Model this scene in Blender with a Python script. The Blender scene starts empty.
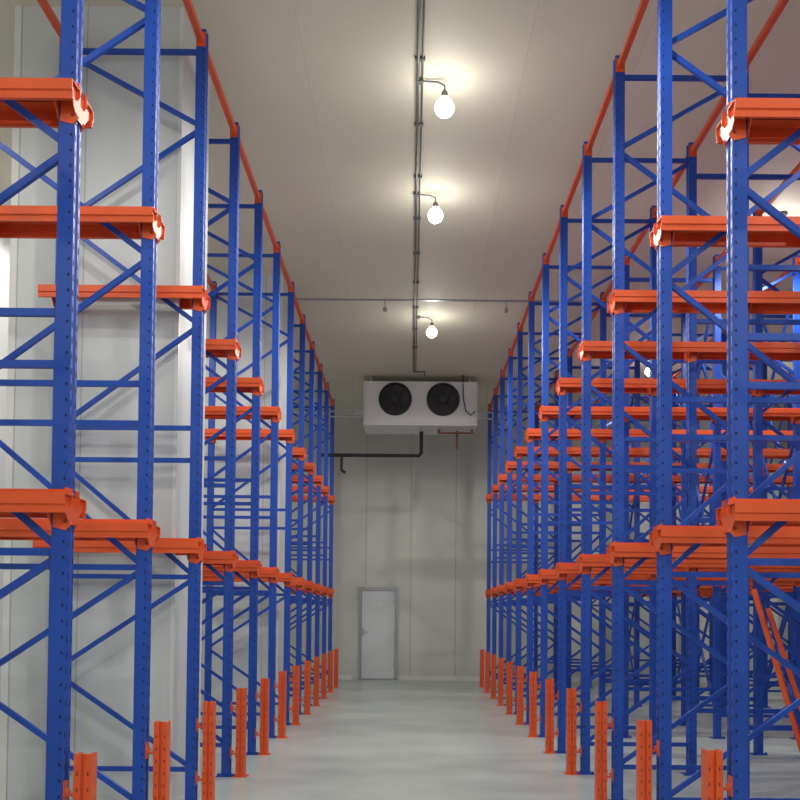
import bpy, bmesh, math, random
from mathutils import Vector, Matrix
random.seed(3)
sc = bpy.context.scene
sc.view_settings.view_transform = 'Standard'
sc.view_settings.look = 'None'

# ------------------------------------------------------------------ materials
def nt(name):
    m = bpy.data.materials.new(name); m.use_nodes = True
    t = m.node_tree; b = t.nodes['Principled BSDF']
    return m, t, b
def mat(name, col, rough=0.5, metal=0.0, noise=0.0, nscale=4.0, bump=0.0, bscale=60, emis=None, estr=0, spec=None):
    m, t, b = nt(name)
    b.inputs['Base Color'].default_value = (*col, 1)
    b.inputs['Roughness'].default_value = rough
    b.inputs['Metallic'].default_value = metal
    if spec is not None: b.inputs['Specular IOR Level'].default_value = spec
    tc = t.nodes.new('ShaderNodeTexCoord')
    if noise > 0:
        n = t.nodes.new('ShaderNodeTexNoise'); n.inputs['Scale'].default_value = nscale
        n.inputs['Detail'].default_value = 6
        r = t.nodes.new('ShaderNodeValToRGB')
        r.color_ramp.elements[0].position = 0.3; r.color_ramp.elements[1].position = 0.7
        r.color_ramp.elements[0].color = (*[c*(1-noise) for c in col], 1)
        r.color_ramp.elements[1].color = (*[min(1, c*(1+noise)) for c in col], 1)
        t.links.new(tc.outputs['Object'], n.inputs['Vector'])
        t.links.new(n.outputs['Fac'], r.inputs['Fac'])
        t.links.new(r.outputs['Color'], b.inputs['Base Color'])
    if bump > 0:
        n2 = t.nodes.new('ShaderNodeTexNoise'); n2.inputs['Scale'].default_value = bscale
        bp = t.nodes.new('ShaderNodeBump'); bp.inputs['Strength'].default_value = bump; bp.inputs['Distance'].default_value = 0.01
        t.links.new(tc.outputs['Object'], n2.inputs['Vector'])
        t.links.new(n2.outputs['Fac'], bp.inputs['Height'])
        t.links.new(bp.outputs['Normal'], b.inputs['Normal'])
    if emis:
        b.inputs['Emission Color'].default_value = (*emis, 1)
        b.inputs['Emission Strength'].default_value = estr
    return m

def panel_mat(name, col, axis, width, rough=0.35, seamdark=0.72, seamw=0.012):
    """insulated sandwich panel: joints every `width` m along axis"""
    m, t, b = nt(name)
    tc = t.nodes.new('ShaderNodeTexCoord'); sp = t.nodes.new('ShaderNodeSeparateXYZ')
    t.links.new(tc.outputs['Object'], sp.inputs[0])
    def math_(op, a, bb):
        n = t.nodes.new('ShaderNodeMath'); n.operation = op
        for i, v in enumerate((a, bb)):
            if v is None: continue
            if isinstance(v, (int, float)): n.inputs[i].default_value = v
            else: t.links.new(v, n.inputs[i])
        return n.outputs[0]
    s = sp.outputs[axis]
    mo = math_('WRAP', s, width); 
    n = mo.node; n.inputs[2].default_value = 0.0
    seam = math_('LESS_THAN', mo, seamw)
    cell = math_('FLOOR', math_('DIVIDE', s, width), None)
    wn = t.nodes.new('ShaderNodeTexWhiteNoise'); wn.noise_dimensions = '1D'
    t.links.new(cell, wn.inputs['W'])
    noi = t.nodes.new('ShaderNodeTexNoise'); noi.inputs['Scale'].default_value = 0.8; noi.inputs['Detail'].default_value = 4
    t.links.new(tc.outputs['Object'], noi.inputs['Vector'])
    v = math_('MULTIPLY_ADD', wn.outputs['Value'], 0.05); v.node.inputs[2].default_value = 0.93
    v2 = math_('MULTIPLY_ADD', noi.outputs['Fac'], 0.10); v2.node.inputs[2].default_value = -0.03
    val = math_('ADD', v, v2)
    mix = t.nodes.new('ShaderNodeMix'); mix.data_type = 'FLOAT'
    t.links.new(seam, mix.inputs[0]); t.links.new(val, mix.inputs[2]); mix.inputs[3].default_value = seamdark
    mul = t.nodes.new('ShaderNodeVectorMath'); mul.operation = 'SCALE'; mul.inputs[0].default_value = col
    t.links.new(mix.outputs[0], mul.inputs['Scale'])
    t.links.new(mul.outputs[0], b.inputs['Base Color'])
    bp = t.nodes.new('ShaderNodeBump'); bp.inputs['Strength'].default_value = 0.5; bp.inputs['Distance'].default_value = 0.004; bp.invert = True
    t.links.new(seam, bp.inputs['Height']); t.links.new(bp.outputs['Normal'], b.inputs['Normal'])
    b.inputs['Roughness'].default_value = rough
    return m

M_BLUE = mat('blue_powder_coat', (0.009, 0.070, 0.44), 0.42, noise=0.08, nscale=3)
M_ORANGE = mat('orange_powder_coat', (0.78, 0.105, 0.024), 0.42, noise=0.06, nscale=3)
M_HOLE = mat('slot_dark', (0.004, 0.012, 0.05), 0.8)
M_OHOLE = mat('slot_dark_orange', (0.28, 0.04, 0.015), 0.8)
M_GALV = mat('galvanised_steel', (0.45, 0.46, 0.46), 0.4, 0.7, noise=0.15, nscale=20)
M_CONDUIT = mat('conduit_grey', (0.16, 0.16, 0.16), 0.5, 0.3)
M_BLACK = mat('black_plastic', (0.012, 0.012, 0.014), 0.45)
M_WHITE = mat('white_enamel', (0.78, 0.79, 0.78), 0.35, noise=0.03)
M_COPPER = mat('pipe_brown', (0.22, 0.08, 0.05), 0.5, 0.3)
M_BULB = mat('bulb_lit', (1, 1, 1), 0.4, emis=(1.0, 0.97, 0.90), estr=20)
M_FLOOR = mat('floor_concrete', (0.50, 0.565, 0.545), 0.28, noise=0.12, nscale=1.3, bump=0.05, bscale=12)
M_CEIL = panel_mat('ceiling_panel', (0.80, 0.765, 0.62), 0, 0.96, 0.62, 0.86, 0.008)
M_WBACK = panel_mat('wall_panel_back', (0.66, 0.67, 0.62), 0, 1.05, 0.45, 0.62, 0.016)
M_WSIDE = panel_mat('wall_panel_side', (0.64, 0.67, 0.68), 1, 1.05, 0.45, 0.6, 0.016)
M_COL = panel_mat('column_cladding', (0.66, 0.70, 0.71), 0, .52, 0.45, 0.66, 0.010)
M_DOOR = mat('door_leaf', (0.70, 0.75, 0.77), 0.3, noise=0.03)
M_ALU = mat('door_frame_alu', (0.36, 0.38, 0.39), 0.35, 0.5)

# ------------------------------------------------------------------ mesh kit
class MB:
    def __init__(s): s.v = []; s.f = []; s.mi = []
    def add(s, vs, fs, mi=0):
        o = len(s.v); s.v += [tuple(p) for p in vs]
        s.f += [tuple(i+o for i in f) for f in fs]; s.mi += [mi]*len(fs)
    def box(s, a, b, mi=0):
        x0, y0, z0 = [min(a[i], b[i]) for i in range(3)]; x1, y1, z1 = [max(a[i], b[i]) for i in range(3)]
        s.add([(x0,y0,z0),(x1,y0,z0),(x1,y1,z0),(x0,y1,z0),(x0,y0,z1),(x1,y0,z1),(x1,y1,z1),(x0,y1,z1)],
              [(0,3,2,1),(4,5,6,7),(0,1,5,4),(1,2,6,5),(2,3,7,6),(3,0,4,7)], mi)
    def bar(s, p, q, w, h, mi=0, up=(0,0,1)):
        p = Vector(p); q = Vector(q); d = (q-p).normalized(); u = Vector(up)
        if abs(d.dot(u)) > 0.98: u = Vector((0,1,0))
        a = d.cross(u).normalized()*w/2; c = a.cross(d).normalized()*h/2
        vs = [p-a-c, p+a-c, p+a+c, p-a+c, q-a-c, q+a-c, q+a+c, q-a+c]
        s.add(vs, [(0,3,2,1),(4,5,6,7),(0,1,5,4),(1,2,6,5),(2,3,7,6),(3,0,4,7)], mi)
    def prism(s, poly, fn, t0, t1, mi=0):
        n = len(poly)
        vs = [fn(a, b, t0) for a, b in poly]+[fn(a, b, t1) for a, b in poly]
        fs = [tuple(range(n))[::-1], tuple(range(n, 2*n))]+[(i, (i+1) % n, n+(i+1) % n, n+i) for i in range(n)]
        s.add(vs, fs, mi)
    def tube(s, pts, r, n=10, mi=0):
        pts = [Vector(p) for p in pts]; rings = []
        prev = None
        for i, p in enumerate(pts):
            if i == 0: d = pts[1]-p
            elif i == len(pts)-1: d = p-pts[i-1]
            else: d = (pts[i+1]-p).normalized()+(p-pts[i-1]).normalized()
            d.normalize()
            u = prev if prev is not None and abs(prev.dot(d)) < 0.95 else (Vector((0,0,1)) if abs(d.z) < 0.9 else Vector((0,1,0)))
            a = d.cross(u).normalized(); b = a.cross(d).normalized(); prev = b
            rings.append([p+a*r*math.cos(2*math.pi*k/n)+b*r*math.sin(2*math.pi*k/n) for k in range(n)])
        vs = [v for rr in rings for v in rr]; fs = []
        for i in range(len(pts)-1):
            for k in range(n):
                fs.append((i*n+k, i*n+(k+1) % n, (i+1)*n+(k+1) % n, (i+1)*n+k))
        fs.append(tuple(range(n))[::-1]); fs.append(tuple(range((len(pts)-1)*n, len(pts)*n)))
        s.add(vs, fs, mi)
    def lathe(s, prof, c, axis='z', n=24, mi=0):
        vs = []; fs = []
        for r, h in prof:
            for k in range(n):
                a = 2*math.pi*k/n; x, y = r*math.cos(a), r*math.sin(a)
                vs.append((c[0]+x, c[1]+y, c[2]+h) if axis == 'z' else (c[0]+x, c[1]+h, c[2]+y))
        for i in range(len(prof)-1):
            for k in range(n):
                fs.append((i*n+k, i*n+(k+1) % n, (i+1)*n+(k+1) % n, (i+1)*n+k))
        s.add(vs, fs, mi)
    def obj(s, name, mats, parent=None, smooth=False, bevel=0, loc=None):
        me = bpy.data.meshes.new(name); me.from_pydata(s.v, [], s.f)
        for m in mats: me.materials.append(m)
        me.polygons.foreach_set('material_index', s.mi)
        if smooth: me.polygons.foreach_set('use_smooth', [True]*len(s.f))
        me.update()
        bm = bmesh.new(); bm.from_mesh(me); bmesh.ops.recalc_face_normals(bm, faces=bm.faces); bm.to_mesh(me); bm.free()
        o = bpy.data.objects.new(name, me); sc.collection.objects.link(o)
        if loc: o.location = loc
        if parent: o.parent = parent
        if bevel:
            b = o.modifiers.new('bevel', 'BEVEL'); b.width = bevel; b.segments = 2; b.limit_method = 'ANGLE'
        return o
def empty(name, loc=(0,0,0)):
    e = bpy.data.objects.new(name, None); sc.collection.objects.link(e); e.location = loc; return e
def loc(o, e):
    o.matrix_parent_inverse = Matrix.Translation(-Vector(e.location)); return o

# ------------------------------------------------------------------ constants (metres), camera at x=0,y=0
CAMH = 1.45
H = 6.28          # ceiling
YB = 22.4         # back wall
YF = -5.0
XL, XR = -4.7, 8.6
XA = 1.66         # upright line either side of the aisle
F = 958.0

# ------------------------------------------------------------------ room shell
def slab(name, a, b, m):
    k = MB(); k.box(a, b); return k.obj(name, [m])
slab('floor', (XL-.15, YF-.15, -0.15), (XR+.15, YB+.15, 0), M_FLOOR)
slab('ceiling', (XL-.15, YF-.15, H), (XR+.15, YB+.15, H+.15), M_CEIL)
slab('wall_back', (XL-.15, YB, 0), (XR+.15, YB+.15, H), M_WBACK)
slab('wall_front', (XL-.15, YF-.15, 0), (XR+.15, YF, H), M_WBACK)
slab('wall_left', (XL-.15, YF, 0), (XL, YB, H), M_WSIDE)
slab('wall_right', (XR, YF, 0), (XR+.15, YB, H), M_WSIDE)
k = MB(); k.box((XL, YB-.02, 0), (-1.35, YB, .10)); k.box((-.25, YB-.02, 0), (XR, YB, .10)); k.obj('baseboard_back', [M_WHITE])
k = MB(); k.box((XL, YF+.01, 0), (XL+.02, YB-.03, .10)); k.obj('baseboard_left', [M_WHITE])
YS = 14.42
k = MB(); k.box((XL, YS-.03, H-.012), (XR, YS+.03, H)); k.obj('trim_1', [M_GALV])
k = MB(); k.box((XL, YB-.05, H-.05), (XR, YB, H)); k.obj('trim_2', [M_WHITE])

# clad building columns on the left
for (y0, y1) in ((7.47, 8.45), (13.4, 14.15)):
    k = MB(); k.box((-3.15, y0, 0), (-1.84, y1, H))
    for x in (-3.15, -1.84):
        for y in (y0, y1):
            k.box((x-.025, y-.004 if y == y0 else y-.02, 0), (x+.004 if x > -2 else x+.03, y+.02 if y == y0 else y+.004, H), 1)
    k.obj('clad_column', [M_COL, M_WHITE])

# ------------------------------------------------------------------ drive-in racks
PS = .86
def build_rack(side, y0, nfr, rows, xend, Z1, Z2, ZT, blocked=lambda y, x: False):
    root = empty('drive_in_pallet_rack')
    up, br, ra, bk, tie = MB(), MB(), MB(), MB(), MB()
    ys = [y0+1.4*i for i in range(nfr)]
    S = side
    prof = [(-.045,-.05),(.045,-.05),(.045,-.028),(.033,-.028),(.033,-.038),(-.030,-.038),(-.030,-.018),(-.020,-.010),
            (-.020,.010),(-.030,.018),(-.030,.038),(.033,.038),(.033,.028),(.045,.028),(.045,.05),(-.045,.05),(-.045,.022),(-.034,.014),(-.034,-.014),(-.045,-.022)]
    prof = [(a*PS, b*PS) for a, b in prof]
    for fi, y in enumerate(ys):
        for ri, xr in enumerate(rows):
            if blocked(y, xr): continue
            x = S*xr
            up.prism(prof, lambda a, b, t, x=x, y=y: (x+S*a, y+b, t), 0.008, ZT+.06)
            up.box((x-.08, y-.07, 0), (x+.08, y+.07, .010))
            for bx in (-.06, .06): up.box((x+bx-.008, y-.064, .01), (x+bx+.008, y-.048, .03), 0)
            if ri == 0 and fi < 9 or (ri == 1 and fi < 5):
                z = .12
                while z < ZT:
                    xx = x-S*.0392
                    for yy in (-.031, .031):
                        up.add([(xx, y+yy-.007, z), (xx, y+yy+.007, z), (xx, y+yy+.004, z+.030), (xx, y+yy-.004, z+.030)], [(0,1,2,3)], 1)
                    if fi < 6:
                        xc = x-S*.020
                        up.add([(xc-.005, y-.0436, z+.02), (xc+.005, y-.0436, z+.02), (xc+.005, y-.0436, z+.034), (xc-.005, y-.0436, z+.034)], [(0,1,2,3)], 1)
                    z += .075
        for pi in range(0, len(rows)-1, 2):
            xa, xb = rows[pi], rows[pi+1]
            if blocked(y, xb): continue
            A, B = S*(xa+.03), S*(xb-.03)
            for z in (.28, 1.75, 2.65, 2.90, ZT-.10):
                br.bar((A, y, z), (B, y, z), .030, .036)
            zz = [(.28, 1.02), (1.02, 1.75), (1.75, 2.65), (2.90, 3.70), (3.70, 4.50), (4.50, 5.25), (5.25, ZT-.10)]
            for n_, (za, zb) in enumerate(zz):
                if n_ % 2 == 0: br.bar((A, y, za+.03), (B, y, zb-.03), .028, .034)
                else: br.bar((B, y, za+.03), (A, y, zb-.03), .028, .034)
            if pi+2 < len(rows) and not blocked(y, rows[pi+2]):
                for z in (.6, 2.4, 4.3, 5.7):
                    br.bar((S*(xb+.03), y, z), (S*(rows[pi+2]-.03), y, z), .034, .042)
        xe = xend
        for Z in (Z1, Z2):
            for sg in (-1, 1):
                pr = [(.048, 0), (.150, 0), (.150, -.050), (.140, -.056), (.140, -.090), (.120, -.090),
                      (.120, -.086), (.136, -.086), (.136, -.054), (.146, -.048), (.146, -.004), (.048, -.004)]
                ra.prism(pr, lambda a, b, t, y=y, sg=sg: (t, y+sg*a, Z+b), S*(XA-.060), S*xe)
                ra.box((S*(XA-.060), y+sg*.048, Z-.004), (S*xe, y+sg*.052, Z+.03))
            for xr in rows:
                if xr > xe+.05 or blocked(y, xr): continue
                x = S*xr
                arm = [(-.146, -.006), (.146, -.006), (.146, -.035), (.056, -.12), (.048, -.135), (-.048, -.135), (-.056, -.12), (-.146, -.035)]
                for xo in (-.044, .042):
                    bk.prism(arm, lambda a, b, t, x=x, y=y, xo=xo: (x+S*(xo+t), y+a, Z+b), -.0025, .0025)
                clip = [(-.052, .03), (-.030, .042), (-.010, .02), (.03, .02), (.03, -.15), (-.03, -.165), (-.058, -.135), (-.042, -.10), (-.042, -.06), (-.064, -.035), (-.064, .0)]
                for sg in (-1, 1):
                    bk.prism(clip, lambda a, b, t, x=x, y=y, sg=sg: (x+S*a, y+sg*(.046+t), Z+b), -.002, .003)
                for bz in (-.035, -.12):
                    bk.box((x-S*.036, y-.056, Z+bz-.007), (x-S*.022, y-.049, Z+bz+.007), 1)
    for ri, xr in enumerate(rows):
        x = S*xr
        yy = [y for y in ys if not blocked(y, xr)]
        for a, b in zip(yy[:-1], yy[1:]):
            if b-a > 1.5: continue
            tie.box((x-.022, a+.045, ZT-.05), (x+.022, b-.045, ZT))
            for q in (a+.045, b-.052): tie.box((x-.036, q, ZT-.08), (x+.036, q+.007, ZT+.03))
    if len(rows) > 2:
        for xr in rows[2:]:
            for i in range(0, nfr-1, 3 if xr != rows[-1] else 2):
                for za, zb in ((.3, 2.0), (2.1, 3.9), (4.1, 5.8)):
                    br.bar((S*xr, ys[i]+.05, za), (S*xr, ys[i+1]-.05, zb), .028, .034)
                    br.bar((S*xr+.03, ys[i]+.05, zb), (S*xr+.03, ys[i+1]-.05, za), .028, .034)
    up.obj('uprights', [M_BLUE, M_HOLE], root)
    br.obj('braces', [M_BLUE], root)
    ra.obj('pallet_rails', [M_ORANGE], root)
    bk.obj('rail_brackets', [M_ORANGE, M_OHOLE], root)
    tie.obj('top_tie_beams', [M_ORANGE], root)
    return ys

def blk_left(y, x):
    return (7.4 < y < 8.5 and x > 1.75) or (13.3 < y < 14.2 and x > 1.75)
ysL = build_rack(-1, 4.56-1.4, 13, [XA, 2.72], 2.85, 2.015, 3.96, 5.95, blk_left)
ysR = build_rack(1, 4.86-1.4, 13, [XA, 2.66, 3.80, 4.80, 5.94, 6.94], 7.05, 2.035, 4.06, 5.95)

# ------------------------------------------------------------------ upright protectors
pm = MB()
pr = [(-.042,-.040),(-.008,-.040),(-.008,-.026),(.008,-.026),(.008,-.040),(.042,-.040),(.042,.040),(.028,.040),(.028,-.016),(-.028,-.016),(-.028,.040),(-.042,.040)]
pm.prism(pr, lambda a, b, t: (a, b, t), .008, .80)
pm.box((-.065, -.060, 0), (.065, .060, .010))
z = .10
while z < .74:
    for xx in (-.025, .025):
        pm.box((xx-.004, -.0412, z), (xx+.004, -.0402, z+.018), 1)
    z += .075
for z in (.20, .60):
    pm.box((.042, -.024, z), (.094, .024, z+.010)); pm.box((.042, -.026, z-.03), (.048, .026, z+.07)); pm.box((.088, -.026, z-.03), (.0945, .026, z+.07))
    pm.lathe([(0, -.052), (.011, -.052), (.011, -.030), (0, -.030)], (.068, 0, z+.03), 'y', 8, 0)
pmo = pm.obj('rack_post_protector', [M_ORANGE, M_OHOLE])
first = True
for side, ys in ((-1, ysL), (1, ysR)):
    for y in ys:
        o = pmo if first else bpy.data.objects.new('rack_post_protector', pmo.data)
        if not first: sc.collection.objects.link(o)
        first = False
        o.location = (side*(XA-.135), y-.02, 0)
        if side > 0: pass
        else: o.scale = (-1, 1, 1)

# ------------------------------------------------------------------ loose rail leaning in the right rack
k = MB(); k.bar((3.12, 7.30, .02), (2.72, 7.58, 1.70), .045, .035); k.bar((3.24, 7.30, .02), (2.84, 7.60, 1.55), .035, .03)
k.bar((3.17, 7.27, .30), (3.0, 7.38, .80), .10, .012)
k.obj('loose_pallet_rail', [M_ORANGE])

# ------------------------------------------------------------------ door in back wall
dx0, dx1, dh = -1.20, -.28, 2.16
d = empty('door_1', ((dx0+dx1)/2, YB, 0))
k = MB()
k.box((dx0, YB-.05, 0), (dx0+.07, YB, dh)); k.box((dx1-.07, YB-.05, 0), (dx1, YB, dh)); k.box((dx0+.07, YB-.05, dh-.08), (dx1-.07, YB, dh)); k.box((dx0+.07, YB-.05, 0), (dx1-.07, YB, .03))
loc(k.obj('door_frame', [M_ALU], d, bevel=.006), d)
k = MB(); k.box((dx0+.075, YB-.04, .035), (dx1-.075, YB-.005, dh-.085)); loc(k.obj('door_leaf', [M_DOOR], d, bevel=.005), d)
k = MB()
k.box((dx0+.09, YB-.055, 1.02), (dx0+.13, YB-.04, 1.20)); k.tube([(dx0+.11, YB-.055, 1.12), (dx0+.11, YB-.09, 1.12), (dx0+.22, YB-.09, 1.12)], .011)
for z in (.3, 1.0, 1.75): k.box((dx1-.10, YB-.058, z), (dx1-.05, YB-.04, z+.12))
k.box((dx0+.35, YB-.046, 1.72), (dx0+.57, YB-.04, 1.82), 1)
loc(k.obj('door_hardware', [M_GALV, M_WHITE], d), d)

# ------------------------------------------------------------------ unit cooler
yc, cx, cw, cb, ct, cd = 18.9, .17, 2.20, 5.25, 6.15, .75
c = empty('evaporator_unit_cooler', (cx, yc, cb))
x0, x1 = cx-cw/2, cx+cw/2
k = MB()
k.box((x0, yc, cb+.06), (x1, yc+cd, ct))
k.box((x0-.03, yc-.012, cb+.03), (x0+.0, yc+cd+.01, ct+.01)); k.box((x1, yc-.012, cb+.03), (x1+.03, yc+cd+.01, ct+.01))
k.prism([(0, .06), (cd, .06), (cd, -.02), (.0, .02)], lambda a, b, t: (t, yc+a, cb+b), x0-.01, x1+.01)
loc(k.obj('casing', [M_WHITE], c, bevel=.012), c)
k = MB()
fans = (cx-.50, cx+.45); fz = cb+.54
for fx in fans:
    k.lathe([(.33, 0), (.33, -.035), (.315, -.05), (.30, -.05), (.29, -.03), (.29, 0)], (fx, yc, fz), 'y', 40, 0)
    k.lathe([(0, -.004), (.29, -.004)], (fx, yc, fz), 'y', 40, 0)
    k.lathe([(0, -.045), (.085, -.045), (.09, -.03), (.09, 0)], (fx, yc, fz), 'y', 24, 0)
    for b in range(5):
        a = b*2*math.pi/5
        pts = [(.08, -.35), (.27, -.25), (.28, .35), (.08, .4)]
        vs = [(fx+r*math.cos(a+t), yc-.012-(.018 if t > 0 else 0), fz+r*math.sin(a+t)) for r, t in pts]
        k.add(vs, [(0,1,2,3)], 1)
    for r in (.12, .18, .24):
        pts = [(fx+r*math.cos(a*math.pi/16), yc-.052, fz+r*math.sin(a*math.pi/16)) for a in range(33)]
        k.tube(pts, .0025, 5, 2)
    for a in range(8):
        t = a*math.pi/4
        k.tube([(fx+.08*math.cos(t), yc-.05, fz+.08*math.sin(t)), (fx+.32*math.cos(t), yc-.05, fz+.32*math.sin(t))], .003, 5, 2)
loc(k.obj('fans', [M_BLACK, mat('fan_blade', (.025, .025, .028), .5), mat('fan_guard', (.04, .04, .04), .4, .3)], c), c)
k = MB()
for xx in (x0+.12, x1-.12):
    for yy in (yc+.08, yc+cd-.08):
        k.tube([(xx, yy, ct-.01), (xx, yy, H)], .008, 6)
for xx in (x0+.12, x1-.12): k.box((xx-.02, yc+.02, ct), (xx+.02, yc+cd-.02, ct+.03))
loc(k.obj('hangers', [M_GALV], c), c)
k = MB()
k.tube([(x1-.26, yc-.02, ct-.05), (x1-.25, yc-.05, ct-.35), (x1-.20, yc-.06, ct-.60), (x1-.10, yc-.05, ct-.68), (x1-.02, yc-.03, ct-.60)], .012, 8)
k.tube([(x1-.26, yc-.02, ct-.03), (x1-.26, yc-.02, H)], .012, 8)
loc(k.obj('power_cable', [M_BLACK], c), c)
k = MB(); k.tube([(x1-.72, yc+.3, cb+.03), (x1-.72, yc+.3, cb-.07), (x1-.05, yc+.3, cb-.07), (x1-.05, yc+.3, cb+.03)], .03)
k.tube([(x1-.35, yc+.45, cb+.03), (x1-.35, yc+.45, cb-.32), (x1-.33, yc+.45, cb-.36)], .022)
loc(k.obj('suction_pipe', [M_COPPER], c), c)
k = MB()
k.tube([(cx+.03, yc+.5, cb-.01), (cx+.03, yc+.5, cb-.44), (cx-.02, yc+.5, cb-.50), (-1.9, yc+.5, cb-.50)], .038, 12)
k.tube([(-1.42, yc+.5, cb-.50), (-1.42, yc+.5, cb-.80), (-1.34, yc+.5, cb-.86)], .032, 10)
loc(k.obj('insulated_drain_pipe', [M_BLACK], c), c)
# strut channels beside the cooler
k = MB()
for zz in (cb+.33, cb+.22):
    k.box((-1.95, yc+.25, zz), (x0-.06, yc+.29, zz+.03))
for xx in (-1.9, -1.2): k.box((xx, yc+.25, cb+.20), (xx+.02, yc+.27, H))
k.obj('pipe_support_strut', [M_GALV])
k = MB()
k.box((x1+.06, yc+.25, cb+.33), (1.95, yc+.29, cb+.36)); k.box((x1+.06, yc+.25, cb+.20), (1.95, yc+.29, cb+.23))
for xx in (1.5, 1.9): k.box((xx, yc+.25, cb+.20), (xx+.02, yc+.27, H))
k.obj('pipe_support_strut', [M_GALV])

# ------------------------------------------------------------------ ceiling conduit, lamps and added fill bulbs
k = MB()
k.tube([(.03, YF+.05, H-.02), (.03, 18.6, H-.02)], .014, 8)
k.tube([(.07, YF+.05, H-.014), (.07, 18.6, H-.014)], .008, 8)
k.tube([(.02, 18.6, H-.02), (.25, 18.6, H-.02), (.25, 18.85, H-.02)], .013, 8)
y = -4.0
while y < 18:
    k.box((.0, y, H-.03), (.09, y+.03, H)); y += 1.1
k.obj('ceiling_conduit', [M_CONDUIT])
WARM = (1.0, .96, .88)
def bulb(x, y, power, arm=True):
    e = empty('hanging_or_fill_bulb', (x, y, H))  # same build for the aisle lamps and the added fill bulbs
    k = MB()
    if arm:
        k.tube([(x-.22, y, H-.02), (x-.06, y, H-.03), (x, y, H-.06), (x, y, H-.12)], .009, 8)
        k.box((x-.25, y-.03, H-.04), (x-.19, y+.03, H))
    else:
        k.tube([(x, y, H), (x, y, H-.12)], .01, 8); k.lathe([(0,0),(.05,0),(.05,-.03),(0,-.035)], (x, y, H), 'z', 16)
    k.lathe([(0, 0), (.020, 0), (.028, -.015), (.032, -.060), (0, -.060)], (x, y, H-.11), 'z', 16, 0)
    loc(k.obj('lamp_holder', [M_CONDUIT], e), e)
    k = MB()
    k.lathe([(.030, 0), (.036, -.012), (.062, -.035), (.080, -.065), (.085, -.095), (.080, -.125), (.062, -.152), (.036, -.170), (.015, -.176), (0, -.177)], (x, y, H-.17), 'z', 24)
    loc(k.obj('bulb_glass', [M_BULB], e, smooth=True), e)
    l = bpy.data.lights.new('bulb_downlight', 'SPOT'); l.energy = power; l.color = WARM; l.spot_size = math.radians(176); l.spot_blend = .35; l.shadow_soft_size = .10
    o = bpy.data.objects.new('bulb_downlight', l); sc.collection.objects.link(o); o.parent = e; o.location = (0, 0, -.46)
    l = bpy.data.lights.new('bulb_glow', 'POINT'); l.energy = power*.05; l.color = WARM; l.shadow_soft_size = .10
    o = bpy.data.objects.new('bulb_glow', l); sc.collection.objects.link(o); o.parent = e; o.location = (0, 0, -.68)
P = 178
for x, y in ((.3, -3.4), (.3, 1.2), (.28, 5.2), (.27, 8.45), (.25, 10.75), (.31, 15.2)): bulb(x, y, P)  # those nearest and behind the camera are out of view, added for light
for x in (4.37, 7.7):
    for y in (-1.8, 3.3, 11.2, 17.5): bulb(x, y, P*.85, False)  # fill bulbs added over the right rack to brighten the room
for y in (-1.5, 4.3, 10.8, 17.6): bulb(-3.7, y, P*.55, False)  # weaker fill bulbs, likewise added, along the left wall

for x in (-.42, 1.42):
    k = MB(); k.tube([(x, YS, H-.012), (x, YS, H-.14)], .008, 6); k.lathe([(0, 0), (.03, 0), (.03, -.06), (0, -.065)], (x, YS, H-.12), 'z', 12)
    k.obj('temperature_sensor', [M_GALV])

# ------------------------------------------------------------------ world
w = bpy.data.worlds.new('world'); sc.world = w; w.use_nodes = True
w.node_tree.nodes['Background'].inputs[0].default_value = (.8, .85, .9, 1)
w.node_tree.nodes['Background'].inputs[1].default_value = .3

# ------------------------------------------------------------------ camera
cam = bpy.data.cameras.new('camera'); co = bpy.data.objects.new('camera', cam); sc.collection.objects.link(co)
cam.lens = F/800*36; cam.sensor_width = 36; cam.clip_start = .05
pitch = math.radians(1.6); roll = 0.0085
co.matrix_world = Matrix.Translation((0, 0, CAMH)) @ Matrix.Rotation(math.pi/2+pitch, 4, 'X') @ Matrix.Rotation(roll, 4, 'Z')
d_ = F*math.tan(pitch)
vx, vy = -d_*math.sin(roll), d_*math.cos(roll)
cam.shift_x = -((410-vx)-400)/800
cam.shift_y = ((618-vy)-400)/800
sc.camera = co
